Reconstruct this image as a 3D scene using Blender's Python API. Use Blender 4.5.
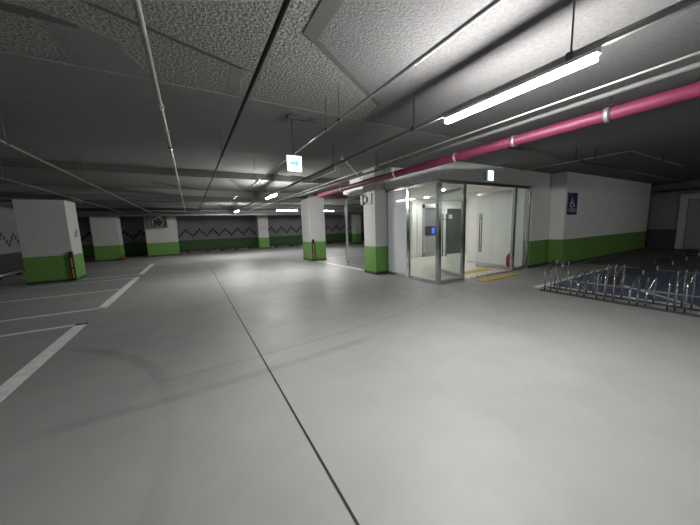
import bpy, bmesh, math, random
from mathutils import Vector, Matrix

random.seed(7)
for o in list(bpy.data.objects):
    bpy.data.objects.remove(o, do_unlink=True)
S = bpy.context.scene
C = S.collection

# ------------------------------------------------------------ camera
cam = bpy.data.objects.new('camera', bpy.data.cameras.new('camera'))
C.objects.link(cam)
R = ((0.86568401, -0.09192315, 0.49207857),
     (-0.49959887, -0.09679728, 0.86083172),
     (-0.03149849, -0.99105016, -0.12972056))
cam.matrix_world = Matrix(((R[0][0], -R[0][1], -R[0][2], 0.0),
                           (R[1][0], -R[1][1], -R[1][2], 0.0),
                           (R[2][0], -R[2][1], -R[2][2], 1.5),
                           (0, 0, 0, 1)))
cam.data.sensor_width = 36
cam.data.lens = 275.687 * 36 / 700
cam.data.clip_start = 0.05
S.camera = cam

# ------------------------------------------------------------ world, exposure
w = bpy.data.worlds.new('world'); S.world = w; w.use_nodes = True
w.node_tree.nodes['Background'].inputs[0].default_value = (0.02, 0.021, 0.023, 1)
w.node_tree.nodes['Background'].inputs[1].default_value = 1.0
S.view_settings.view_transform = 'Standard'
S.view_settings.look = 'None'
S.view_settings.exposure = 0.13
S.view_settings.gamma = 1.0
S.view_settings.use_curve_mapping = False
TUBE = 490.0          # strength of a lit tube


# ------------------------------------------------------------ materials
def mat(name, col, rough=0.6, metal=0.0, emit=None, strength=0.0, vary=0.0, vscale=4.0,
        bump=0.0, bscale=60.0, spec=0.5):
    m = bpy.data.materials.new(name); m.use_nodes = True
    nt = m.node_tree; b = nt.nodes['Principled BSDF']
    b.inputs['Base Color'].default_value = (*col, 1)
    b.inputs['Roughness'].default_value = rough
    b.inputs['Metallic'].default_value = metal
    b.inputs['Specular IOR Level'].default_value = spec
    if emit:
        b.inputs['Emission Color'].default_value = (*emit, 1)
        b.inputs['Emission Strength'].default_value = strength
    if vary or bump:
        tc = nt.nodes.new('ShaderNodeTexCoord')
    if vary:
        n = nt.nodes.new('ShaderNodeTexNoise'); n.inputs['Scale'].default_value = vscale
        n.inputs['Detail'].default_value = 6
        nt.links.new(tc.outputs['Object'], n.inputs['Vector'])
        r = nt.nodes.new('ShaderNodeValToRGB')
        r.color_ramp.elements[0].position = 0.3; r.color_ramp.elements[1].position = 0.7
        r.color_ramp.elements[0].color = (*[c * (1 - vary) for c in col], 1)
        r.color_ramp.elements[1].color = (*[min(1, c * (1 + vary)) for c in col], 1)
        nt.links.new(n.outputs['Fac'], r.inputs['Fac'])
        nt.links.new(r.outputs['Color'], b.inputs['Base Color'])
    if bump:
        n2 = nt.nodes.new('ShaderNodeTexNoise'); n2.inputs['Scale'].default_value = bscale
        n2.inputs['Detail'].default_value = 4
        nt.links.new(tc.outputs['Object'], n2.inputs['Vector'])
        bp = nt.nodes.new('ShaderNodeBump'); bp.inputs['Strength'].default_value = bump
        bp.inputs['Distance'].default_value = 0.02
        nt.links.new(n2.outputs['Fac'], bp.inputs['Height'])
        nt.links.new(bp.outputs['Normal'], b.inputs['Normal'])
    return m


def floor_mat():
    m = bpy.data.materials.new('epoxy_floor'); m.use_nodes = True
    nt = m.node_tree; N = nt.nodes; L = nt.links; b = N['Principled BSDF']
    tc = N.new('ShaderNodeTexCoord')
    n = N.new('ShaderNodeTexNoise'); n.inputs['Scale'].default_value = 0.7; n.inputs['Detail'].default_value = 8
    n.inputs['Roughness'].default_value = 0.65
    L.new(tc.outputs['Object'], n.inputs['Vector'])
    r = N.new('ShaderNodeValToRGB')
    r.color_ramp.elements[0].position = 0.3; r.color_ramp.elements[0].color = (0.265, 0.27, 0.268, 1)
    r.color_ramp.elements[1].position = 0.72; r.color_ramp.elements[1].color = (0.345, 0.348, 0.340, 1)
    L.new(n.outputs['Fac'], r.inputs['Fac'])
    # tyre marks: worn arcs (distance from a turning centre) and one long straight sweep
    sep = N.new('ShaderNodeSeparateXYZ'); L.new(tc.outputs['Object'], sep.inputs[0])

    def math_(op, a, bb=None):
        q = N.new('ShaderNodeMath'); q.operation = op
        for i, v in enumerate((a, bb)):
            if v is None: continue
            if isinstance(v, (int, float)): q.inputs[i].default_value = v
            else: L.new(v, q.inputs[i])
        return q.outputs[0]

    def ring(cx, cy, rad, width, xa, xb, amount):
        dx = math_('SUBTRACT', sep.outputs[0], cx); dy = math_('SUBTRACT', sep.outputs[1], cy)
        d = math_('SQRT', math_('ADD', math_('MULTIPLY', dx, dx), math_('MULTIPLY', dy, dy)))
        e = math_('ABSOLUTE', math_('SUBTRACT', d, rad))
        k = N.new('ShaderNodeMapRange'); k.interpolation_type = 'SMOOTHSTEP'
        k.inputs[1].default_value = width * .35; k.inputs[2].default_value = width
        k.inputs[3].default_value = 1; k.inputs[4].default_value = 0
        L.new(e, k.inputs[0])
        a1 = N.new('ShaderNodeMapRange'); a1.interpolation_type = 'SMOOTHSTEP'
        a1.inputs[1].default_value = xa; a1.inputs[2].default_value = xa + .5
        L.new(sep.outputs[0], a1.inputs[0])
        a2 = N.new('ShaderNodeMapRange'); a2.interpolation_type = 'SMOOTHSTEP'
        a2.inputs[1].default_value = xb; a2.inputs[2].default_value = xb - .5
        L.new(sep.outputs[0], a2.inputs[0])
        return math_('MULTIPLY', math_('MULTIPLY', math_('MULTIPLY', k.outputs[0], a1.outputs[0]), a2.outputs[0]), amount)

    m1 = ring(-3.4, 2.35, 3.16, 0.10, -1.8, -0.1, 0.30)
    m2 = ring(-0.3, 22.0, 19.15, 0.09, -1.4, 2.2, 0.22)
    m3 = ring(-0.3, 22.0, 18.75, 0.05, -0.6, 5.0, 0.18)
    m4 = ring(6.0, 14.0, 9.3, 0.08, 1.0, 7.0, 0.12)
    s = math_('ADD', math_('ADD', m1, m2), math_('ADD', m3, m4))
    n3 = N.new('ShaderNodeTexNoise'); n3.inputs['Scale'].default_value = 3.0; n3.inputs['Detail'].default_value = 6
    L.new(tc.outputs['Object'], n3.inputs['Vector'])
    s = math_('MULTIPLY', s, math_('ADD', n3.outputs['Fac'], 0.4))
    mx = N.new('ShaderNodeMix'); mx.data_type = 'RGBA'
    L.new(s, mx.inputs['Factor']); L.new(r.outputs['Color'], mx.inputs['A'])
    mx.inputs['B'].default_value = (0.09, 0.09, 0.09, 1)
    L.new(mx.outputs['Result'], b.inputs['Base Color'])
    rr = N.new('ShaderNodeMapRange'); rr.inputs[3].default_value = 0.42; rr.inputs[4].default_value = 0.62
    L.new(n3.outputs['Fac'], rr.inputs[0]); L.new(rr.outputs[0], b.inputs['Roughness'])
    b.inputs['Specular IOR Level'].default_value = 0.45
    n2 = N.new('ShaderNodeTexNoise'); n2.inputs['Scale'].default_value = 90
    L.new(tc.outputs['Object'], n2.inputs['Vector'])
    bp = N.new('ShaderNodeBump'); bp.inputs['Strength'].default_value = 0.12; bp.inputs['Distance'].default_value = 0.004
    L.new(n2.outputs['Fac'], bp.inputs['Height']); L.new(bp.outputs['Normal'], b.inputs['Normal'])
    return m


def glass_mat():
    m = bpy.data.materials.new('clear_glass'); m.use_nodes = True
    nt = m.node_tree; N = nt.nodes; L = nt.links
    N.remove(N['Principled BSDF'])
    out = N['Material Output']
    t = N.new('ShaderNodeBsdfTransparent'); t.inputs[0].default_value = (0.93, 0.96, 0.95, 1)
    g = N.new('ShaderNodeBsdfGlossy'); g.inputs['Roughness'].default_value = 0.02
    f = N.new('ShaderNodeFresnel'); f.inputs[0].default_value = 1.52
    mx = N.new('ShaderNodeMixShader')
    ge = N.new('ShaderNodeNewGeometry')
    q = N.new('ShaderNodeMath'); q.operation = 'SUBTRACT'; q.inputs[0].default_value = 1.0
    L.new(ge.outputs['Backfacing'], q.inputs[1])
    q2 = N.new('ShaderNodeMath'); q2.operation = 'MULTIPLY'
    L.new(f.outputs[0], q2.inputs[0]); L.new(q.outputs[0], q2.inputs[1])
    L.new(q2.outputs[0], mx.inputs[0]); L.new(t.outputs[0], mx.inputs[1]); L.new(g.outputs[0], mx.inputs[2])
    L.new(mx.outputs[0], out.inputs['Surface'])
    return m


M = {}
M['floor'] = floor_mat()
M['lobby_floor'] = mat('lobby_tile', (0.66, 0.64, 0.58), 0.3, vary=0.06, vscale=3)
M['dark_floor'] = mat('dark_grey_floor', (0.085, 0.086, 0.086), 0.6, vary=0.15, vscale=3)  # darker grey zone of floor beyond the blue bay
M['line'] = mat('white_road_paint', (0.82, 0.83, 0.83), 0.55, vary=0.12, vscale=9)
M['blue'] = mat('blue_floor_paint', (0.085, 0.11, 0.19), 0.5, vary=0.2, vscale=6)
M['joint'] = mat('joint_sealant', (0.012, 0.012, 0.012), 0.7)
M['spray'] = mat('sprayed_ceiling', (0.205, 0.203, 0.197), 0.95, vary=0.45, vscale=40, bump=1.0, bscale=42, spec=0.1)
M['fine_spray'] = mat('finely_sprayed_ceiling', (0.135, 0.133, 0.136), 0.95, vary=0.12, vscale=30, bump=0.5, bscale=45, spec=0.1)
M['smooth'] = mat('plain_concrete_ceiling', (0.175, 0.174, 0.172), 0.9, vary=0.06, vscale=5, bump=0.15, bscale=50, spec=0.15)
M['dark_strip'] = mat('dark_ceiling_strip', (0.075, 0.075, 0.072), 0.9)  # dark grey strips laid across the ceiling deck
M['white_wall'] = mat('white_wall_paint', (0.76, 0.76, 0.75), 0.75, vary=0.03, vscale=2, bump=0.06, bscale=80)
M['column_white'] = mat('column_white_paint', (0.50, 0.50, 0.495), 0.75, vary=0.04, vscale=2, bump=0.06, bscale=80)
M['grey_wall'] = mat('grey_wall_paint', (0.24, 0.243, 0.255), 0.8, vary=0.12, vscale=1.5, bump=0.06)
M['green'] = mat('green_wall_paint', (0.12, 0.27, 0.055), 0.6, vary=0.1, vscale=10, bump=0.05)
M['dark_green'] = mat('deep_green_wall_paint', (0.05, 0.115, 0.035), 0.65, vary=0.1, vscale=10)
M['skirt'] = mat('dark_grey_skirting', (0.045, 0.045, 0.047), 0.6, vary=0.2, vscale=8)
M['black'] = mat('black_paint', (0.012, 0.012, 0.012), 0.6)
M['rubber'] = mat('black_rubber', (0.016, 0.016, 0.016), 0.65, bump=0.1)
M['orange'] = mat('orange_reflective', (0.75, 0.33, 0.04), 0.4)
M['chrome'] = mat('polished_steel', (0.62, 0.63, 0.63), 0.16, 1.0)
M['steel'] = mat('brushed_steel', (0.55, 0.56, 0.56), 0.32, 1.0)
M['galv'] = mat('galvanised_steel', (0.50, 0.50, 0.49), 0.42, 0.85, vary=0.15, vscale=12)
M['grey_metal'] = mat('grey_painted_metal', (0.24, 0.24, 0.24), 0.5, 0.2, vary=0.08)
M['dull_metal'] = mat('dull_grey_metal', (0.10, 0.10, 0.10), 0.7)
M['dark_metal'] = mat('dark_metal', (0.05, 0.05, 0.052), 0.5, 0.3)
M['red'] = mat('red_pipe_paint', (0.135, 0.016, 0.05), 0.5, vary=0.1, vscale=8)
M['ext_red'] = mat('extinguisher_red', (0.5, 0.02, 0.03), 0.35)
M['white_metal'] = mat('white_enamel', (0.72, 0.72, 0.7), 0.4)
M['tube'] = mat('lit_tube', (1, 1, 1), 0.5, emit=(1.0, 0.985, 0.95), strength=TUBE)
M['tube_half'] = mat('half_bright_tube', (1, 1, 1), 0.5, emit=(1.0, 0.985, 0.95), strength=TUBE * 0.45)
M['tube_dim'] = mat('dim_tube', (1, 1, 1), 0.5, emit=(1.0, 0.985, 0.95), strength=TUBE * 0.15)
M['tube_off'] = mat('unlit_tube', (0.7, 0.7, 0.68), 0.4)
M['down'] = mat('lit_downlight', (1, 1, 1), 0.5, emit=(1.0, 0.98, 0.93), strength=260)
M['sign_lit'] = mat('lit_sign_white', (0.9, 0.95, 0.95), 0.4, emit=(0.93, 1.0, 0.98), strength=2.2)
M['sign_cyan'] = mat('lit_sign_cyan', (0.05, 0.6, 0.65), 0.4, emit=(0.03, 0.62, 0.66), strength=1.0)
M['glass'] = glass_mat()
M['frosted'] = mat('frosted_white_glass', (0.8, 0.82, 0.83), 0.04)
_n = M['frosted'].node_tree; _p = _n.nodes['Principled BSDF']
_t = _n.nodes.new('ShaderNodeBsdfTranslucent'); _t.inputs[0].default_value = (0.85, 0.88, 0.9, 1)
_m = _n.nodes.new('ShaderNodeMixShader'); _m.inputs[0].default_value = 0.5
_n.links.new(_p.outputs[0], _m.inputs[1]); _n.links.new(_t.outputs[0], _m.inputs[2])
_n.links.new(_m.outputs[0], _n.nodes['Material Output'].inputs['Surface'])
M['dark_door'] = mat('charcoal_door_paint', (0.055, 0.057, 0.063), 0.5)
M['grey_door'] = mat('grey_door_panel', (0.34, 0.35, 0.33), 0.45)
M['blue_sign'] = mat('blue_sign_enamel', (0.030, 0.045, 0.125), 0.45)
M['sticker'] = mat('glowing_blue_sticker', (0.06, 0.14, 0.75), 0.4, emit=(0.08, 0.17, 0.9), strength=0.5)  # faint glow added to the sticker's own blue
M['sign_white'] = mat('sign_white_print', (0.55, 0.56, 0.58), 0.5)
M['yellow'] = mat('yellow_tactile_tile', (0.62, 0.40, 0.09), 0.6, vary=0.15, vscale=14)
M['reflect_white'] = mat('white_reflector', (0.7, 0.68, 0.65), 0.4)
M['reflect_red'] = mat('red_reflector', (0.55, 0.06, 0.06), 0.4)


# ------------------------------------------------------------ mesh builder
class MB:
    def __init__(self):
        self.bm = bmesh.new()

    def _mi(self, faces, mi):
        for f in faces: f.material_index = mi

    def box(self, x0, x1, y0, y1, z0, z1, mi=0, bev=0.0):
        b = self.bm
        v = [b.verts.new(p) for p in ((x0, y0, z0), (x1, y0, z0), (x1, y1, z0), (x0, y1, z0),
                                      (x0, y0, z1), (x1, y0, z1), (x1, y1, z1), (x0, y1, z1))]
        fs = [b.faces.new([v[i] for i in q]) for q in
              ((0, 3, 2, 1), (4, 5, 6, 7), (0, 1, 5, 4), (1, 2, 6, 5), (2, 3, 7, 6), (3, 0, 4, 7))]
        self._mi(fs, mi)
        if bev:
            es = list({e for f in fs for e in f.edges})
            r = bmesh.ops.bevel(b, geom=es, offset=bev, segments=2, affect='EDGES', profile=0.6)
            self._mi(r['faces'], mi)
        return self

    def prism(self, poly, z0, z1, mi=0):
        """polygon (x,y) extruded in z"""
        b = self.bm; n = len(poly)
        area = sum(poly[i][0] * poly[(i + 1) % n][1] - poly[(i + 1) % n][0] * poly[i][1] for i in range(n))
        if area < 0: poly = poly[::-1]
        lo = [b.verts.new((p[0], p[1], z0)) for p in poly]
        hi = [b.verts.new((p[0], p[1], z1)) for p in poly]
        fs = [b.faces.new(lo[::-1]), b.faces.new(hi)]
        for i in range(n):
            j = (i + 1) % n
            fs.append(b.faces.new((lo[i], lo[j], hi[j], hi[i])))
        self._mi(fs, mi)
        return self

    def quad(self, pts, mi=0):
        f = self.bm.faces.new([self.bm.verts.new(p) for p in pts]); f.material_index = mi
        return self

    def tube(self, pts, r, seg=10, mi=0, caps=True):
        b = self.bm; pts = [Vector(p) for p in pts]; rings = []
        up = None
        for i, p in enumerate(pts):
            d = (pts[min(i + 1, len(pts) - 1)] - pts[max(i - 1, 0)]).normalized()
            if up is None:
                up = Vector((0, 0, 1)) if abs(d.z) < 0.9 else Vector((1, 0, 0))
            a = d.cross(up).normalized(); c = a.cross(d).normalized(); up = c
            rr = r[i] if isinstance(r, (list, tuple)) else r
            rings.append([b.verts.new(p + (a * math.cos(t) + c * math.sin(t)) * rr)
                          for t in [2 * math.pi * k / seg for k in range(seg)]])
        fs = []
        for i in range(len(rings) - 1):
            for k in range(seg):
                f = b.faces.new((rings[i][k], rings[i][(k + 1) % seg], rings[i + 1][(k + 1) % seg], rings[i + 1][k]))
                f.smooth = True; fs.append(f)
        if caps:
            fs.append(b.faces.new(rings[0][::-1])); fs.append(b.faces.new(rings[-1]))
        self._mi(fs, mi)
        return self

    def build(self, name, mats, parent=None, loc=(0, 0, 0)):
        bmesh.ops.recalc_face_normals(self.bm, faces=self.bm.faces[:])
        me = bpy.data.meshes.new(name); self.bm.to_mesh(me); self.bm.free()
        for m in (mats if isinstance(mats, (list, tuple)) else [mats]):
            me.materials.append(M[m])
        o = bpy.data.objects.new(name, me); C.objects.link(o)
        if parent: o.parent = parent
        else: o.location = loc
        return o


def bend(points, rad=0.05, n=5):
    """round the corners of a polyline"""
    P = [Vector(p) for p in points]; out = [P[0]]
    for i in range(1, len(P) - 1):
        a = (P[i - 1] - P[i]); c = (P[i + 1] - P[i])
        r = min(rad, a.length * .45, c.length * .45)
        s = P[i] + a.normalized() * r; e = P[i] + c.normalized() * r
        for k in range(n + 1):
            t = k / n
            out.append((1 - t) ** 2 * s + 2 * t * (1 - t) * P[i] + t * t * e)
    out.append(P[-1]); return out


def tag(o, label, cat, group=None):
    o['label'] = label; o['category'] = cat
    if group: o['group'] = group
    return o


def thing(name, label, cat, loc=(0, 0, 0), rz=0, group=None):
    o = bpy.data.objects.new(name, None); C.objects.link(o)
    o.empty_display_size = 0.1
    o.location = loc; o.rotation_euler = (0, 0, rz)
    return tag(o, label, cat, group)


def struct(o):
    o['kind'] = 'structure'; return o


def dup(root, loc, rz, label, group=None):
    r = root.copy(); C.objects.link(r); r.location = loc; r.rotation_euler = (0, 0, rz)
    r['label'] = label
    if group: r['group'] = group
    for ch in list(root.children):
        c = ch.copy(); C.objects.link(c); c.parent = r
        for g in list(ch.children):
            d = g.copy(); C.objects.link(d); d.parent = c
    return r


# ============================================================ STRUCTURE
# ---- floor with its painted markings
f = MB()
f.quad([(-7, -9, 0), (20.5, -9, 0), (20.5, 25, 0), (-7, 25, 0)])
Z1, Z2 = 0.003, 0.005


def strip(p, q, wd, mi, z=Z1):
    p = Vector((*p, z)); q = Vector((*q, z)); d = (q - p).normalized(); s = Vector((-d.y, d.x, 0)) * wd / 2
    f.quad([p - s, q - s, q + s, p + s], mi)


strip((0.6, -9), (0.6, 13.0), 0.014, 2)
# left parking bays
strip((-1.73, -1.0), (-1.73, 6.27), 0.17, 1)
strip((-1.70, 7.24), (-1.70, 11.75), 0.17, 1)
strip((-1.70, 12.45), (-1.70, 16.2), 0.17, 1)
for y, x0 in ((6.20, -1.65), (7.32, -1.65), (9.50, -1.80), (11.62, -1.78), (12.52, -1.78), (14.9, -1.78), (1.2, -1.8)):
    strip((-6.3, y), (x0, y), 0.10, 1)
# lines beside the pillar on the right of the lane and behind it
strip((5.0, 7.95), (4.85, 11.45), 0.10, 1)
strip((5.35, 12.1), (9.5, 12.1), 0.10, 1)
# blue bay with its white outlines
f.quad([(6.95, -6, .002), (11.45, -6, .002), (11.45, 3.28, .002), (6.95, 3.28, .002)], 3)
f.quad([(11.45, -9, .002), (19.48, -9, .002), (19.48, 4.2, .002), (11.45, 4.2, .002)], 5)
strip((6.65, 3.22), (11.5, 3.28), 0.13, 1)
strip((7.05, -6), (7.05, 3.2), 0.13, 1)
strip((11.4, -6), (11.4, 3.25), 0.10, 1)
strip((8.2, -6), (8.0, 3.15), 0.10, 1)
strip((8.35, 2.3), (7.15, 1.0), 0.10, 1, Z2)
strip((9.3, 0.4), (7.15, -1.0), 0.10, 1, Z2)
# lobby tiles
f.prism([(5.3, 4.86), (9.15, 4.86), (9.15, 6.95), (12.2, 6.95), (12.2, 9.3), (6.95, 9.3), (6.95, 7.7), (5.45, 7.7)], -0.02, 0.008, 4)
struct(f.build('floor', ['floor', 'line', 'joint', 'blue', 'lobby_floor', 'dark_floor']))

# ---- ceiling: sprayed decks, raised coffers, plain concrete bands (one relief)
c = MB()
TOP = 3.45
XA, XB = -7.0, 20.5
ZT, ZS, ZH = 3.0, 2.99, 3.19     # sprayed deck, plain band, raised slab
DS = ZT - .003                    # dark strips and plain patches stand just proud of the spray


def bay(y0, y1, s, oy):
    """sprayed deck between y0 and y1 with its dark strips and plain patches"""
    c.box(XA, 5.4, y0, y1, ZT, TOP, 0)
    c.box(5.4, XB, y0, y1, 3.05, TOP, 1)
    T = lambda pts: [(p[0] + s * (p[1] - 2.2) * .1, (p[1] - 3.5) * s + y1) for p in pts]
    # plain field on the right of the strips
    c.prism([(1.0, y0), (5.4, y0), (5.4, y1), (2.3, y1)] + T([(2.10, 2.97), (1.0, 2.2)]), DS, TOP, 4 if y0 < 2 else 0)
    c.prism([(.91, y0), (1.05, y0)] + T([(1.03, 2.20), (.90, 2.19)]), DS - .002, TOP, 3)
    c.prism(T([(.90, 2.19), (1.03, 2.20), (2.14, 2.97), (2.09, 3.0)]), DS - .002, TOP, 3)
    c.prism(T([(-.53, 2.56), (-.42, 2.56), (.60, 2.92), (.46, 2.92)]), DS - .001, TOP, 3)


bay(-0.6, 3.5, 1.0, 0)
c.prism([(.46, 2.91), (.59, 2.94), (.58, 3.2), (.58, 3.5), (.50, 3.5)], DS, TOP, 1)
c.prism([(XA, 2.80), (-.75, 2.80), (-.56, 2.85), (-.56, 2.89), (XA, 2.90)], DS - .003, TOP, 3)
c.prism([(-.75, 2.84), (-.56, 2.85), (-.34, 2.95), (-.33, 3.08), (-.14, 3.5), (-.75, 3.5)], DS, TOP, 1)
for y0, y1 in ((9.06, 11.7), (17.3, 19.3)):
    c.box(XA, 5.4, y0, y1, ZT, TOP, 0); c.box(5.4, XB, y0, y1, 3.05, TOP, 1)
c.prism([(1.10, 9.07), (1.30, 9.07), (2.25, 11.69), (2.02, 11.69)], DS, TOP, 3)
c.prism([(1.30, 9.07), (5.4, 9.07), (5.4, 11.69), (2.25, 11.69)], DS + .001, TOP, 4)
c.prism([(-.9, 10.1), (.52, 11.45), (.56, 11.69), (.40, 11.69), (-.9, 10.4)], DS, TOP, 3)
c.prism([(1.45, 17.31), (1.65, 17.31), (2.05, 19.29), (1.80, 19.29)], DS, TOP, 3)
bay(-9.2, -4.4, 1.0, 0)
for y0, y1 in ((3.5, 5.85), (11.7, 13.9), (-4.4, -2.6)):
    c.box(XA, XB, y0, y1, ZS if y0 < 10 else 2.78, TOP, 1)          # plain bands on the column lines
for y0, y1 in ((5.85, 9.06), (13.9, 17.3), (-2.6, -0.6)):
    c.box(XA, XB, y0, y1, ZH, TOP, 1)                               # raised slab between them
c.box(XA, XB, 8.95, 9.06, ZT, TOP, 0)
c.box(XA, XB, 17.2, 17.3, ZT, TOP, 0)
c.box(XA, XB, 19.3, 25, 2.6, TOP, 1)
c.box(XA, -3.2, 12.3, 13.4, 2.62, TOP, 1)
c.box(5.3, 12.3, 4.86, 9.4, 2.62, 2.7, 2)                           # lobby ceiling
struct(c.build('ceiling', ['spray', 'smooth', 'white_wall', 'dark_strip', 'fine_spray']))


def zigzag(mb, along, fixed, a0, a1, z0, sq, mi, facing):
    """small black squares stepping up and down along a wall"""
    n = int((a1 - a0) / sq)
    for i in range(n):
        k = i % 6
        lev = (0, 1, 2, 3, 2, 1)[k] * 1.0
        a = a0 + i * sq
        zz = z0 + lev * sq
        if along == 'x':
            mb.quad([(a, fixed, zz), (a + sq, fixed, zz), (a + sq, fixed, zz + sq), (a, fixed, zz + sq)], mi)
        else:
            mb.quad([(fixed, a, zz), (fixed, a + sq, zz), (fixed, a + sq, zz + sq), (fixed, a, zz + sq)], mi)


# far wall
m = MB()
m.box(-7, 20.5, 24.0, 24.4, 0.86, 3.3, 0); m.box(-7, 20.5, 23.99, 24.4, 0.18, 0.86, 1); m.box(-7, 20.5, 23.97, 24.4, 0, 0.18, 2)
zigzag(m, 'x', 23.993, -6.2, 20, 1.08, 0.15, 3, -1)
struct(m.build('wall_far', ['grey_wall', 'dark_green', 'skirt', 'black']))
# left wall
m = MB()
m.box(-6.8, -6.35, -9, 24, 0.86, 3.3, 0); m.box(-6.8, -6.34, -9, 24, 0.14, 0.86, 1); m.box(-6.8, -6.32, -9, 24, 0, 0.14, 2)
zigzag(m, 'y', -6.343, -8.8, 23.9, 1.12, 0.14, 3, 1)
struct(m.build('wall_left', ['grey_wall', 'skirt', 'black', 'black']))
# right end wall and the wall behind the camera
m = MB()
m.box(19.5, 20, -9, 24, 0.9, 3.3, 0); m.box(19.49, 20, -9, 24, 0, 0.9, 1)
struct(m.build('wall_right', ['grey_wall', 'skirt']))
m = MB()
m.box(-7, 20.5, -9.4, -9.0, 0.86, 3.3, 0); m.box(-7, 20.5, -9.4, -8.99, 0, 0.86, 1)
struct(m.build('wall_back', ['grey_wall', 'dark_green']))


# building core: white wall with green band, right of the glass entrance
def layered(mb, poly, top, inset=0.006):
    mb.prism(poly, 0.09, 0.86, 1); mb.prism(poly, 0.86, top, 0); mb.prism(poly, 0, 0.09, 2)


m = MB()
layered(m, [(9.27, 4.72), (10.4, 4.72), (10.4, 4.3), (18.4, 4.3), (18.4, 4.6), (9.27, 4.9)], 3.3)
struct(m.build('wall_core', ['white_wall', 'green', 'skirt']))
# soffit walls above the glass
m = MB()
m.prism([(5.2, 4.70), (9.27, 4.70), (9.27, 4.86), (5.34, 4.86), (5.34, 9.45), (5.2, 9.45)], 2.56, 3.3, 0)
struct(m.build('wall_soffit', ['white_wall']))
# lobby inner walls
m = MB()
m.box(5.40, 5.50, 6.80, 7.85, 0.01, 2.62, 0)
m.box(5.40, 6.95, 7.75, 7.85, 0.01, 2.62, 0)
m.box(6.85, 6.95, 7.85, 9.45, 0.01, 2.62, 0)
m.box(6.95, 12.3, 9.34, 9.45, 0.01, 2.62, 0)
m.box(12.2, 12.3, 6.95, 9.34, 0.01, 2.62, 0)
m.box(9.20, 12.2, 6.85, 6.95, 0.01, 2.62, 0)
m.box(9.20, 9.27, 4.9, 6.85, 0.01, 2.62, 0)
struct(m.build('wall_lobby', ['white_wall']))
# rear of the core so that the far side is closed
m = MB()
layered(m, [(12.3, 4.9), (18.4, 4.6), (18.4, 9.6), (6.85, 9.6), (6.85, 9.46), (12.3, 9.46)], 3.3)
struct(m.build('wall_rear', ['grey_wall', 'dark_green', 'skirt']))

# cross beam near the far wall
m = MB(); m.box(-6.3, 19.4, 20.6, 21.0, 2.50, 3.0)
struct(m.build('trim_1', ['smooth']))

# lobby doors on the back wall
d = MB(); d.box(10.82, 12.04, 9.29, 9.335, 0.012, 2.2, 0, .006)
do = struct(d.build('door_1', 'dark_door'))
k = MB(); k.box(10.88, 11.12, 9.283, 9.29, 1.72, 1.92); k.build('notice', 'sign_white', do)
k = MB(); k.tube([(10.98, 9.29, 1.0), (10.98, 9.24, 1.0), (11.11, 9.24, 1.0)], 0.013); k.build('door_handle', 'chrome', do)
d = MB()
for x0, x1 in ((9.18, 9.28), (10.16, 10.26)): d.box(x0, x1, 9.25, 9.335, 0.012, 2.35)
d.box(9.18, 10.26, 9.25, 9.335, 2.23, 2.40)
d.box(9.18, 10.26, 9.25, 9.335, 0.012, 0.10)
do = struct(d.build('door_2', 'steel'))
k = MB(); k.box(9.30, 10.14, 9.30, 9.33, 1.40, 2.22); k.build('upper_panel', 'grey_wall', do)
k = MB(); k.box(9.30, 10.14, 9.28, 9.33, 0.98, 1.38); k.build('middle_panel', 'dark_metal', do)
k = MB(); k.box(9.30, 10.14, 9.30, 9.33, 0.12, 0.96); k.build('lower_panel', 'grey_door', do)
k = MB(); k.box(9.74, 9.92, 9.272, 9.28, 1.04, 1.32); s_ = k.build('sticker', 'sticker', do); s_['label'] = 'blue sticker with added glow'
k = MB()
for x0 in (8.52, 8.84): k.box(x0, x0 + .10, 9.28, 9.338, 0.012, 2.45, 0, .006)
k.box(8.52, 8.94, 9.28, 9.338, 2.40, 2.5)
struct(k.build('trim_2', 'white_metal'))
# service door on the right end wall
d = MB()
for y0, y1 in ((3.32, 3.56), (0.92, 1.12)): d.box(19.40, 19.5, y0, y1, 0.0, 2.46, 0, .008)
d.box(19.41, 19.5, 1.12, 3.32, 2.24, 2.45)
do = struct(d.build('door_3', 'column_white'))
for y0, y1 in ((2.23, 3.30), (1.14, 2.21)):
    k = MB(); k.box(19.44, 19.49, y0, y1, 0.02, 2.23, 0, .006)
    for q in range(3):
        k.box(19.43, 19.45, y0 + .14 + q * .27, y0 + .30 + q * .27, .3, 2.0)
    k.build('door_leaf', 'grey_metal', do)
m = MB(); m.box(19.46, 19.5, -2, 0.9, 0.0, 0.9)
struct(m.build('trim_3', 'green'))


# ============================================================ COLUMNS
def column(x0, x1, y0, y1, top, label, green=0.86, white='column_white'):
    cx, cy = (x0 + x1) / 2, (y0 + y1) / 2
    hx, hy = (x1 - x0) / 2, (y1 - y0) / 2
    t = thing('column', label, 'column', (cx, cy, 0), group='columns of the car park')
    b = MB(); b.box(-hx, hx, -hy, hy, green, top, 0, .012); sh = b.build('shaft', white, t)
    b = MB(); b.box(-hx - .004, hx + .004, -hy - .004, hy + .004, 0.085, green, 0, .012); b.build('green_band', 'green', t)
    b = MB(); b.box(-hx - .012, hx + .012, -hy - .012, hy + .012, 0, 0.085, 0, .006); b.build('skirting', 'skirt', t)
    return t, sh


def strokes(parent, pts_list, r=0.012):
    b = MB()
    for pts in pts_list: b.tube(pts, r, 6)
    o = b.build('bay_mark', 'black', parent); o['label'] = 'small black painted mark'
    return o


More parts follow.
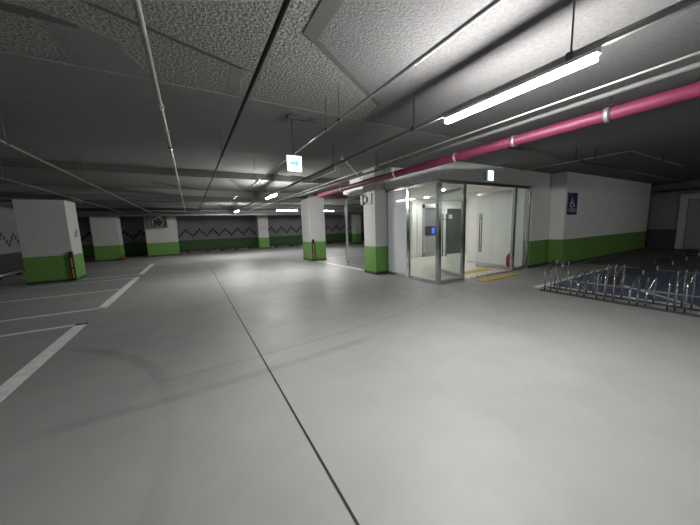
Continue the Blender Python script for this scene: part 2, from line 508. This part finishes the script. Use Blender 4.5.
colA, shA = column(-4.54, -3.40, 12.35, 13.35, 2.64, 'wide white and green column at left between the parking bays')
b = .575
strokes(shA, [[(b, .12, 1.70), (b, .22, 1.66), (b, .20, 1.56)], [(b, .28, 1.50), (b, .18, 1.46), (b, .05, 1.52), (b, .02, 1.60)], [(b, -.1, 1.48), (b, .0, 1.40)]])
column(-4.65, -3.50, 20.1, 21.0, 2.6, 'dim white and green column with a fire extinguisher at its foot')
colC, shC = column(-2.40, -0.72, 21.2, 22.0, 2.6, 'widest far column, white and green, below the ventilation fan')
colD, shD = column(4.55, 5.30, 21.9, 22.7, 2.6, 'slim far column standing against the zigzag wall')
yb = -.405
strokes(shD, [[(-.12, yb, 1.66), (-.10, yb, 1.58), (-.02, yb, 1.60), (0, yb, 1.66)], [(.08, yb, 1.56), (.14, yb, 1.58), (.16, yb, 1.68)]], .014)
column(4.63, 5.35, 11.55, 12.6, 2.9, 'white and green column in the middle of the lane with corner guard')
col2, _ = column(4.83, 5.31, 6.85, 7.48, 3.2, 'white and green column touching the glass entrance')
column(12.45, 13.0, 20.6, 21.3, 2.6, 'distant slim column seen through the glass partition')


# corner guards
def corner_guard(x, y, label, h=0.98):
    t = thing('corner_guard', label, 'corner guard', (x, y, 0.0), group='corner guards')
    b = MB(); b.box(-.045, .05, -.05, .045, 0.05, h, 0, .012); body = b.build('guard_body', 'rubber', t)
    for z in (.12, .48):
        b = MB(); b.box(-.010, .014, -.058, -.048, z, z + .30, 0); q = b.build('reflector', 'orange', t); q['label'] = 'orange reflective strip'
    return t


corner_guard(-3.43, 12.31, 'black corner guard with orange strip on the leftmost column')
corner_guard(4.70, 11.50, 'black corner guard with orange strip on the column in the lane')

# ============================================================ GLASS ENTRANCE
H = 2.55
t = thing('glass_entrance', 'polished steel framed glass entrance at the corner of the white lobby', 'entrance', (5.25, 4.78, 0))
ox, oy = 5.25, 4.78


def post(x, y, wx=.06, wy=.06, h=H):
    b = MB(); b.box(x - ox - wx / 2, x - ox + wx / 2, y - oy - wy / 2, y - oy + wy / 2, 0, h, 0, .005)
    return b.build('post', 'chrome', t)


post(5.25, 4.78, .10, .10); post(5.25, 5.86, .07, .09); post(5.25, 6.78, .06, .08)
post(6.15, 4.78, .09, .08); post(8.42, 4.78, .10, .08); post(9.22, 4.78, .07, .08)
b = MB(); b.box(-.03, .03, .05, 2.04, H - .08, H); b.box(.05, 4.0, -.03, .03, H - .08, H); b.build('top_rail', 'chrome', t)
b = MB(); b.box(-.025, .025, .05, 2.0, 0.01, .09); b.build('bottom_rail', 'steel', t)
b = MB(); b.box(.05, .86, -.025, .025, 0.01, .09); b.build('bottom_rail', 'steel', t)
b = MB(); b.box(3.22, 3.94, -.025, .025, .01, .09); b.build('bottom_rail', 'steel', t)
b = MB(); b.box(.95, 3.12, -.06, .06, 0.0, .012)
for i in range(9): b.box(1.0 + i * .23, 1.11 + i * .23, -.02, .02, .012, .016, 1)
b.build('threshold', ['steel', 'black'], t)
b = MB(); b.box(-.012, .012, .05, 1.04, .09, H - .08); b.build('glass_pane', 'glass', t)
b = MB(); b.box(-.008, .008, 1.13, 1.97, .09, H - .08); b.build('glass_pane', 'frosted', t)['label'] = 'frosted white glass pane'
b = MB(); b.box(.05, .855, -.012, .012, .09, H - .08); b.build('glass_pane', 'glass', t)
b = MB(); b.box(3.22, 3.935, -.012, .012, .09, H - .08); b.build('glass_pane', 'glass', t)


def glass_door(x, y, label, rz):
    """leaf standing open at right angles, running along +y from its hinge"""
    t = thing('glass_door', label, 'door', (x, y, 0), rz, group='open glass door leaves')
    Ld = 1.06
    b = MB(); b.box(-.006, .006, 0, Ld, .13, 2.34); b.build('glass_pane', 'glass', t)
    b = MB(); b.box(-.02, .02, 0, Ld, .025, .13, 0, .004); b.build('bottom_rail', 'steel', t)
    b = MB(); b.box(-.02, .02, 0, Ld, 2.34, 2.43, 0, .004); b.build('top_rail', 'steel', t)
    for s in (-1, 1):
        b = MB()
        b.tube(bend([(s * .0, .93, .68), (s * .055, .93, .68)], .01), .010, 8)
        b.tube(bend([(s * .0, .93, 1.62), (s * .055, .93, 1.62)], .01), .010, 8)
        b.tube([(s * .055, .93, .52), (s * .055, .93, 1.78)], .015, 10)
        h = b.build('pull_handle', 'dark_metal', t); h['label'] = 'long upright pull bar'
    return t


glass_door(8.35, 4.84, 'open glass door leaf on the right with tall pull handles', math.radians(4))
glass_door(6.2, 4.84, 'open glass door leaf on the left, seen through the front pane', math.radians(-20))

# glass partition behind the column
t = thing('glass_partition', 'glass partition with slim steel post behind the white and green column', 'partition', (5.25, 7.92, 0))
b = MB(); b.box(-.04, .04, 1.42, 1.50, 0, 2.56, 0, .005); b.build('post', 'chrome', t)
b = MB(); b.box(-.025, .025, 0, 1.42, 0.005, .06); b.build('bottom_rail', 'steel', t)
b = MB(); b.box(-.008, .008, 0, 1.42, .06, 2.5); b.build('glass_pane', 'glass', t)
b = MB(); b.box(-.06, .06, 0, 1.50, 2.5, 2.56); b.build('top_rail', 'dark_metal', t)

# tactile strips
def tactile(name_label, x0, x1, y0, y1, rz=0):
    t = thing('tactile_strip', name_label, 'tactile paving', ((x0 + x1) / 2, (y0 + y1) / 2, 0.008), rz, 'tactile strips')
    hx, hy = (x1 - x0) / 2, (y1 - y0) / 2
    b = MB(); b.box(-hx, hx, -hy, hy, -.004, .008)
    nx, ny = int((x1 - x0) / .06), int((y1 - y0) / .06)
    for i in range(nx):
        for j in range(ny):
            x = -hx + .03 + i * .06; y = -hy + .03 + j * .06
            b.tube([(x, y, .007), (x, y, .012)], [.018, .012], 6)
    b.build('studded_tile', 'yellow', t)


tactile('yellow studded tactile strip just inside the open glass doors', 6.55, 8.2, 5.22, 5.52)
tactile('yellow studded tactile strip on the grey floor outside the doors', 6.35, 7.95, 4.26, 4.54)


# fire extinguishers
def extinguisher(loc, label):
    t = thing('fire_extinguisher', label, 'fire extinguisher', loc, group='fire extinguishers')
    b = MB(); b.tube([(0, 0, .03), (0, 0, .05), (0, 0, .36), (0, 0, .41), (0, 0, .44)], [.06, .07, .07, .05, .022], 16); b.build('cylinder', 'ext_red', t)
    b = MB(); b.tube([(0, 0, .44), (0, 0, .48)], .022, 10); b.tube([(-.02, 0, .48), (.11, 0, .52)], .009, 6); b.tube([(-.02, 0, .46), (.1, 0, .46)], .008, 6); b.build('valve', 'dark_metal', t)
    b = MB(); b.tube(bend([(-.02, 0, .46), (-.10, 0, .42), (-.11, 0, .2), (-.085, 0, .1)], .05), .010, 8); b.build('hose', 'rubber', t)
    b = MB(); b.box(-.14, .14, -.11, .11, 0, .03, 0, .008); q = b.build('stand', 'ext_red', t)
    return t


e1 = extinguisher((8.66, 5.02, 0.008), 'red fire extinguisher on a stand at the hinge of the right glass door')
dup(e1, (-3.40, 20.0, 0), 0, 'small red fire extinguisher at the foot of a dim column on the left').scale = (.7, .7, .7)

# ============================================================ LAMPS AND SIGNS
ZL = 2.535


def tube_lamp(x, y0, y1, lit, label, z=ZL, along='y', ztop=None):
    L_ = y1 - y0
    t = thing('tube_lamp', label, 'lamp', (x, (y0 + y1) / 2, z) if along == 'y' else ((y0 + y1) / 2, x, z),
              0 if along == 'y' else math.pi / 2, 'tube lamps under the raceways')
    h = L_ / 2
    b = MB(); b.box(-.026, .026, -h, h, .028, .056, 0, .003); b.build('housing', 'white_metal', t)
    b = MB(); b.box(-.025, .025, -h + .01, h - .01, -.014, .032, 0, .012); b.build('diffuser', {True: 'tube', 'dim': 'tube_dim', 'half': 'tube_half', False: 'tube_off'}[lit], t)
    if ztop:
        for q in (-h * .7, h * .7):
            b = MB(); b.tube([(0, q, .05), (0, q, ztop - z)], .007, 6); b.build('hanger', 'dark_metal', t)
    return t


tube_lamp(2.4, 0.86, 2.11, True, 'large lit tube lamp in the foreground right of the arrow sign')
tube_lamp(2.4, 4.62, 5.85, False, 'unlit white tube lamp under the raceway between two lit ones')
tube_lamp(2.4, 8.65, 9.85, True, 'second lit tube lamp along the lane below the arrow sign')
tube_lamp(2.4, 16.4, 17.6, True, 'farthest lit tube lamp hanging in line with the lane')
tube_lamp(15.6, 4.3, 5.5, 'dim', 'dimly lit tube lamp turned crosswise left of the lane column', 2.5, 'x', 3.19)
tube_lamp(15.9, 7.1, 8.0, True, 'lit tube lamp turned crosswise right of the lane column', 2.5, 'x', 3.19)


tube_lamp(-3.6, 12.0, 13.2, 'half', 'added unseen crosswise tube lamp over the right hand bays', 2.5, 'x', 3.05)  # extra lamp out of view, added to brighten the white wall


def raceway(x, y0, y1, z, hw, hh, label, mtl, hangers, xaxis=False):
    t = thing('raceway', label, 'raceway', (x, y0, z))
    b = MB(); L_ = y1 - y0
    b.box(-hw, hw, 0, L_, 0, hh); b.box(-hw - .006, hw + .006, 0, L_, hh, hh + .008)
    b.build('channel', mtl, t)
    for y, zt in hangers:
        b = MB(); b.tube([(0, y - y0, hh), (0, y - y0, zt - z)], .006, 6); b.box(-hw - .012, hw + .012, y - y0 - .02, y - y0 + .02, -.006, hh + .016); b.build('hanger', 'dark_metal', t)
    return t


raceway(2.4, -8.9, 20.5, 2.598, .014, .03, 'grey raceway carrying the row of tube lamps along the lane', 'grey_metal',
        [(y, z) for y, z in ((-6.4, ZT), (-2, ZH), (1.02, 2.96), (2.58, 2.96), (4.7, ZS), (7, ZH), (9.9, 2.96), (12.5, 2.8), (15, ZH), (18, 2.96))])


def pipe(name, label, cat, pts, r, mtl, hangers=(), collars=(), collar_mat='galv', rod_mat='dark_metal', bendr=.06):
    """pipe along a polyline; hangers = (x, y, ztop), collars = y positions on a y-run"""
    p0 = Vector(pts[0]); t = thing(name, label, cat, p0)
    b = MB(); b.tube(bend([Vector(p) - p0 for p in pts], bendr), r, 14); b.build('pipe_run', mtl, t)
    for x, y, z, zt in hangers:
        b = MB(); b.tube([(x - p0.x, y - p0.y, z + r - p0.z), (x - p0.x, y - p0.y, zt - p0.z)], .0045, 6)
        b.tube([(x - p0.x, y - .018 - p0.y, z - p0.z), (x - p0.x, y + .018 - p0.y, z - p0.z)], r + .008, 12)
        b.build('hanger', rod_mat, t)
    for x, y, z in collars:
        b = MB(); b.tube([(x - p0.x, y - .02 - p0.y, z - p0.z), (x - p0.x, y + .02 - p0.y, z - p0.z)], r + .01, 16); b.build('collar', collar_mat, t)
    return t


pipe('conduit', 'thick grey steel conduit running down the lane, left of the black cable', 'conduit', [(-.12, -8.9, 2.6), (-.12, 20.4, 2.6)], .015, 'galv',
     [(-.12, 4.4, 2.6, ZS), (-.12, 11.9, 2.6, 2.8), (-.12, 15, 2.6, ZH), (-.12, -3, 2.6, ZS)], [(-.12, 3.05, 2.6), (-.12, 3.75, 2.6), (-.12, 7.2, 2.6)])
pipe('cable', 'black cable running down the lane between two conduits', 'cable', [(.515, -8.9, 2.6), (.515, 20.4, 2.6)], .016, 'black',
     [(.515, 4.6, 2.6, 2.99), (.515, 10.5, 2.6, 3.05), (.515, -3, 2.6, ZS), (.515, 17.0, 2.6, ZH)])
pipe('conduit', 'shiny thin conduit beside the arrow sign', 'conduit', [(1.47, -8.9, 2.62), (1.47, 20.4, 2.62)], .014, 'chrome',
     [(1.47, 2.70, 2.62, ZT - .04), (1.47, 3.02, 2.62, ZT - .04), (1.47, 7.0, 2.62, ZH), (1.47, 12.0, 2.62, 2.8), (1.47, -3, 2.62, ZS)])
pipe('conduit', 'thin conduit crossing the dark ceiling at the far left', 'conduit', [(-1.83, -8.9, 2.63), (-1.83, 20.4, 2.63)], .016, 'galv',
     [(-1.83, 5.1, 2.63, ZS), (-1.83, 8.0, 2.63, ZH), (-1.83, 12.4, 2.63, 2.8), (-1.83, -3, 2.63, ZS)], rod_mat='grey_metal')
pipe('conduit', 'outermost left conduit above the parking bays', 'conduit', [(-3.1, -8.9, 2.66), (-3.1, 20.4, 2.66)], .016, 'galv',
     [(-3.1, 8.3, 2.66, ZH), (-3.1, -3, 2.66, ZS), (-3.1, 15, 2.66, ZH)], rod_mat='grey_metal')
pipe('conduit', 'pale thin conduit above the red pipe', 'conduit', [(3.4, -8.9, 2.70), (3.4, 19.0, 2.70)], .010, 'galv',
     [(3.4, 4.7, 2.70, ZS), (3.4, 8, 2.70, ZH), (3.4, 12.5, 2.70, 2.8), (3.4, -3, 2.7, ZS)])
pipe('conduit', 'dull grey conduit just beside the red pipe', 'conduit', [(3.72, -8.9, 2.72), (3.72, 15.5, 2.72)], .026, 'dull_metal',
     [(3.72, 5.2, 2.72, ZS), (3.72, 8.3, 2.72, ZH), (3.72, 12.8, 2.72, 2.8), (3.72, -3, 2.72, ZS)])
pipe('sprinkler_main', 'thick red sprinkler pipe passing above the glass entrance', 'pipe', [(4.0, -8.9, 2.6), (4.0, 9.1, 2.6), (5.15, 9.1, 2.6)], .068, 'red',
     [(4.0, 4.86, 2.6, ZS), (4.0, 7.34, 2.6, ZH), (4.0, 1.3, 2.6, 2.93), (4.0, -3, 2.6, ZH)],
     [(4.0, 1.32, 2.6), (4.0, 2.31, 2.6), (4.0, 3.28, 2.6), (4.0, 4.86, 2.6), (4.0, 7.34, 2.6), (4.0, -1, 2.6)], bendr=.16)
b_ = pipe('sprinkler_branch', 'thin slanted sprinkler branch meeting the red pipe', 'pipe', [(2.9, 5.28, 2.95), (3.98, 6.22, 2.70)], .014, 'white_metal')
b = MB(); b.tube([(0, 0, -.05), (0, 0, .03)], [.03, .018], 8); b.build('sprinkler_head', 'steel', b_)
# pipes crossing the far end of the lane
pipe('cross_pipe', 'dark pipe crossing the far end of the lane, upper of two', 'pipe', [(-6.2, 18.9, 2.78), (9.5, 18.9, 2.78)], .05, 'dark_metal',
     [(-3, 18.9, 2.78, 3.0), (3, 18.9, 2.78, 3.0)])
pipe('cross_pipe', 'grey pipe crossing the far end of the lane, lower of two', 'pipe', [(-6.2, 19.1, 2.49), (9.5, 19.1, 2.49)], .07, 'galv',
     [(-3, 19.1, 2.49, 2.9), (3.2, 19.1, 2.49, 2.9)])
# right hand ceiling
pipe('conduit', 'thin bent conduit on the ceiling above the white wall', 'conduit', [(8.42, 4.66, 2.93), (8.42, 2.33, 2.93), (12.5, 2.33, 2.93)], .014, 'galv',
     [(8.42, 3.2, 2.93, 3.06), (10.6, 2.33, 2.93, 3.05)], bendr=.1)
pipe('conduit', 'grey pipe above the service door at the far right', 'pipe', [(19.25, 4.2, 2.66), (19.25, -4, 2.66)], .045, 'galv', [(19.25, 2, 2.66, 3.05)])
for (x, y, lab) in ((7.35, 2.9, 'short thin rod hanging from the dark ceiling, left one'), (7.8, 2.72, 'short thin rod hanging from the dark ceiling, right one')):
    b = MB(); b.tube([(0, 0, 0), (0, 0, .3)], .007, 6); b.tube([(0, 0, 0), (0, 0, .02)], .014, 8)
    tag(b.build('hanging_rod', 'dark_metal', None, (x, y, 2.76)), lab, 'rod', 'hanging rods')
pipe('small_pipe', 'thin pipe running below the ceiling behind the lane column', 'pipe', [(5.45, 12.9, 2.42), (5.45, 12.9, 2.62), (12, 12.9, 2.62)], .02, 'galv', [(8, 12.9, 2.62, 2.8)])

# arrow sign on its rod
t = thing('exit_sign', 'lit white hanging sign with a cyan arrow pointing right', 'sign', (1.31, 3.72, 2.262))
b = MB(); b.box(-.104, .104, .004, .05, 0, .212, 0, .006); b.build('housing', 'white_metal', t)
b = MB(); b.box(-.1, .1, -.004, .004, .006, .206); b.build('lit_face', 'sign_lit', t)
b = MB(); b.prism([(-.065, -.02), (.015, -.02), (.015, -.06), (.072, 0), (.015, .06), (.015, .02), (-.065, .02)], 0, .004)
ar = b.build('arrow', 'sign_cyan', t); ar.rotation_euler = (math.pi / 2, 0, 0); ar.location = (0, -.004, .106); ar['label'] = 'cyan arrow'
b = MB(); b.tube([(0, .025, .212), (0, .025, .70)], .008, 8); b.build('rod', 'dark_metal', t)
b = MB(); b.box(-.06, .06, -.03, .08, .68, .72, 0, .005); b.build('junction_box', 'dark_metal', t)
b = MB(); b.box(.26, .36, -.02, .06, .69, .72, 0, .004); b.build('junction_box', 'dark_metal', t)
b = MB(); b.tube(bend([(.05, .02, .70), (.12, .02, .68), (.2, .02, .695), (.28, .02, .70)], .04), .009, 6); b.build('cable', 'black', t)

# lit sign above the doors
t = thing('exit_sign', 'small lit sign box fixed above the open glass doors', 'sign', (6.98, 4.69, 2.575))
b = MB(); b.box(-.13, .13, -.07, .0, 0, .27, 0, .006); b.build('housing', 'white_metal', t)
b = MB(); b.box(-.125, .125, -.078, -.07, .005, .265); b.build('lit_edge', 'sign_cyan', t)
b = MB(); b.box(-.10, .115, -.082, -.078, .012, .258); b.build('lit_face', 'sign_lit', t)
# glowing box added inside for the reflected teal glow by the door post
t = thing('exit_sign', 'teal glowing box added inside the lobby beside the door post', 'sign', (6.40, 4.98, 2.26))
b = MB(); b.box(-.02, .02, -.08, .08, 0, .17, 0, .004); b.build('housing', 'white_metal', t)
b = MB(); b.box(-.026, -.02, -.07, .07, .01, .16); b.build('lit_face', 'sign_cyan', t)
b = MB(); b.tube([(0, 0, .17), (0, 0, .36)], .008, 6); b.build('rod', 'dark_metal', t)

# lobby downlights
def downlight(x, y, label):
    t = thing('downlight', label, 'lamp', (x, y, 2.60), group='lobby downlights')
    b = MB(); b.tube([(0, 0, .0), (0, 0, .019)], .10, 20); b.build('rim', 'white_metal', t)
    b = MB(); b.tube([(0, 0, -.006), (0, 0, .0)], .085, 20); b.build('lens', 'down', t)
    return t


downlight(8.7, 8.6, 'round downlight near the silver lobby door')
downlight(10.8, 8.4, 'round downlight before the charcoal lobby door')
downlight(7.4, 6.6, 'round downlight just inside the glass doors')

# grey bracket box on the column
t = thing('wall_bracket', 'grey steel bracket box on the column by the glass entrance', 'bracket', (4.83, 7.25, 2.16))
b = MB(); b.box(-.03, 0, -.26, -.02, -.02, .30, 0, .006); b.build('plate', 'grey_metal', t)
b = MB(); b.box(-.10, -.0, .12, .24, .0, .28, 0, .006); b.box(-.07, -.03, -.05, .13, .06, .22); b.build('box', 'grey_metal', t)

# blue wall sign
t = thing('wall_sign', 'blue notice board with white wheelchair symbol on the white wall', 'sign', (10.52, 4.3, 1.65))
b = MB(); b.box(0, .66, -.02, 0, 0, .70, 0, .005); b.build('board', 'blue_sign', t)
b = MB(); y = -.024
b.tube([(.25, y, .575), (.251, y - .003, .575)], .035, 12)
b.tube([(.25, y, .52), (.27, y, .37), (.39, y, .36), (.44, y, .27)], .020, 8)
b.tube([(.26, y, .46), (.37, y, .45)], .016, 8)
b.tube([(.27 + .10 * math.cos(a), y, .33 + .10 * math.sin(a)) for a in [math.radians(120 + i * 22) for i in range(11)]], .014, 8)
b.build('symbol', 'sign_white', t)
b = MB(); b.box(.10, .50, -.023, -.02, .165, .195); b.box(.10, .50, -.023, -.02, .10, .13); b.box(.10, .13, -.023, -.02, .13, .165); b.box(.47, .50, -.023, -.02, .13, .165)
b.build('text_panel', 'sign_white', t)
b = MB(); b.box(.55, .59, -.023, -.02, .10, .195); b.build('text_panel', 'sign_white', t)
b = MB(); b.box(.08, .20, -.023, -.02, .64, .66); b.build('text_panel', 'sign_white', t)

# ============================================================ BICYCLE RACK
t = thing('bicycle_rack', 'long stainless bicycle rack with rows of slanted hoops before the blue bay', 'bicycle rack', (6.43, 0, 0))
for x in (0.0, .40):
    b = MB(); b.box(x - .03, x + .03, -1.9, 3.02, 0.004, .03, 0, .004); b.build('rail', 'dark_metal', t)
YC = [(2.93, 2.82, 2.70, 1), (2.47, 2.36, 2.25, 0), (2.06, 1.95, 1.83, 1), (1.62, 1.52, 1.42, 0), (1.18, 1.10, 1.00, 1),
      (0.76, 0.65, 0.54, 0), (0.32, 0.21, 0.10, 1), (-.12, -.23, -.34, 0), (-.56, -.67, -.78, 1), (-1.0, -1.11, -1.22, 0)]
for y0, y1, y2, high in YC:
    zf, zt = (.47, .64) if high else (.27, .45)
    for y in (y0, y1, y2):
        b = MB()
        b.tube(bend([(0, y, .02), (0, y, zf), (.34, y, zt), (.46, y, zt + .01), (.44, y, zt - .12), (.40, y, .02)], .06), .013, 10)
        b.build('hoop', 'chrome', t)

# ============================================================ WHEEL STOPS
def wheel_stop(loc, label, rz=0):
    t = thing('wheel_stop', label, 'wheel stop', loc, rz, 'wheel stops')
    b = MB()
    prof = [(-.085, 0), (.085, 0), (.07, .12), (.05, .145), (-.05, .145), (-.07, .12)]
    bm = b.bm; rings = []
    for x in (-.17, -.155, .155, .17):
        k = .85 if abs(x) == .17 else 1
        rings.append([bm.verts.new((x, p[0] * k, p[1] * k)) for p in prof])
    for i in range(3):
        for q in range(6):
            bm.faces.new((rings[i][q], rings[i][(q + 1) % 6], rings[i + 1][(q + 1) % 6], rings[i + 1][q]))
    bm.faces.new(rings[0]); bm.faces.new(rings[-1])
    b.build('block', 'rubber', t)
    for sx, mt in ((-1, 'reflect_white'), (1, 'reflect_white')):
        b = MB(); b.box(sx * .174 - .004, sx * .174 + .004, -.06, .06, .02, .125); b.build('end_reflector', mt, t)
        b = MB(); b.box(sx * .11 - .03, sx * .11 + .03, -.088, -.066, .03, .09); b.build('front_reflector', 'reflect_red' if sx > 0 else 'reflect_white', t)
    return t


ws = wheel_stop((8.35, 2.42, .003), 'black wheel stop nearest the bicycle rack on blue paint', math.radians(90))
for x, y, lab in ((10.15, 2.52, 'second black wheel stop from the bicycle rack'), (11.22, 2.50, 'third black wheel stop from the bicycle rack'),
                  (12.7, 2.5, 'fourth black wheel stop, out on the dark floor'), (14.4, 2.52, 'fifth black wheel stop, second from the service door'),
                  (16.15, 2.52, 'last black wheel stop, closest to the service door')):
    dup(ws, (x, y, .003), math.radians(90), lab)
names = ['first', 'second', 'third', 'fourth', 'fifth', 'sixth', 'seventh', 'eighth', 'ninth', 'tenth']
for i, x in enumerate((-.3, .9, 1.9, 2.9, 3.9, 6.0, 7.2, 8.4, 9.6, 10.8)):
    q = dup(ws, (x, 22.75, 0), 0, names[i] + ' wheel stop from the left along the far zigzag wall')
    q.scale = (1.7, 1, 1)
# low barrier bars by the left wall
def barrier(loc, label):
    t = thing('low_barrier', label, 'barrier', loc)
    b = MB(); b.tube([(0, -.95, .13), (0, .95, .13)], .05, 12); b.build('bar', 'galv', t)
    for y in (-.7, .7):
        b = MB(); b.box(-.07, .07, y - .05, y + .05, 0, .10, 0, .01); b.build('foot', 'rubber', t)
    return t


br = barrier((-6.05, 15.3, 0), 'low grey barrier bar on black feet left of the leftmost column')

# ============================================================ VENTILATION FAN
t = thing('ventilation_fan', 'square grey ventilation fan hung in front of a far column', 'fan', (-1.66, 21.14, 1.78))
b = MB()
b.box(-.48, .48, -.36, .04, .0, .05); b.box(-.48, .48, -.36, .04, .63, .68)
b.box(-.48, -.42, -.36, .04, .05, .63); b.box(.42, .48, -.36, .04, .05, .63); b.box(-.44, .44, .0, .04, .05, .63)
b.build('housing', 'grey_metal', t)
b = MB(); b.tube([(.27 * math.cos(a), -.36, .34 + .27 * math.sin(a)) for a in [i * math.pi / 12 for i in range(25)]], .025, 8); b.build('ring', 'galv', t)
b = MB(); b.tube([(0, -.34, .34), (0, -.2, .34)], .07, 14); b.build('hub', 'dark_metal', t)
for i in range(5):
    a = i * 2 * math.pi / 5
    b = MB(); b.tube([(.06 * math.cos(a), -.26, .34 + .06 * math.sin(a)), (.17 * math.cos(a), -.27, .34 + .17 * math.sin(a)), (.25 * math.cos(a + .2), -.28, .34 + .25 * math.sin(a + .2))], [.03, .06, .05], 8)
    b.build('blade', 'dark_metal', t)
b = MB()
for x in (-.44, .44): b.tube([(x, -.16, .68), (x, -.16, 1.0)], .01, 6)
b.build('hanger', 'dark_metal', t)
t = thing('sensor_box', 'small white box hanging in front of the ventilation fan', 'box', (-1.55, 20.4, 2.36))
b = MB(); b.box(-.12, .12, -.04, .04, 0, .18, 0, .01); b.build('body', 'white_metal', t)
b = MB(); b.tube([(0, 0, .18), (0, 0, .26)], .01, 6); b.build('stem', 'dark_metal', t)
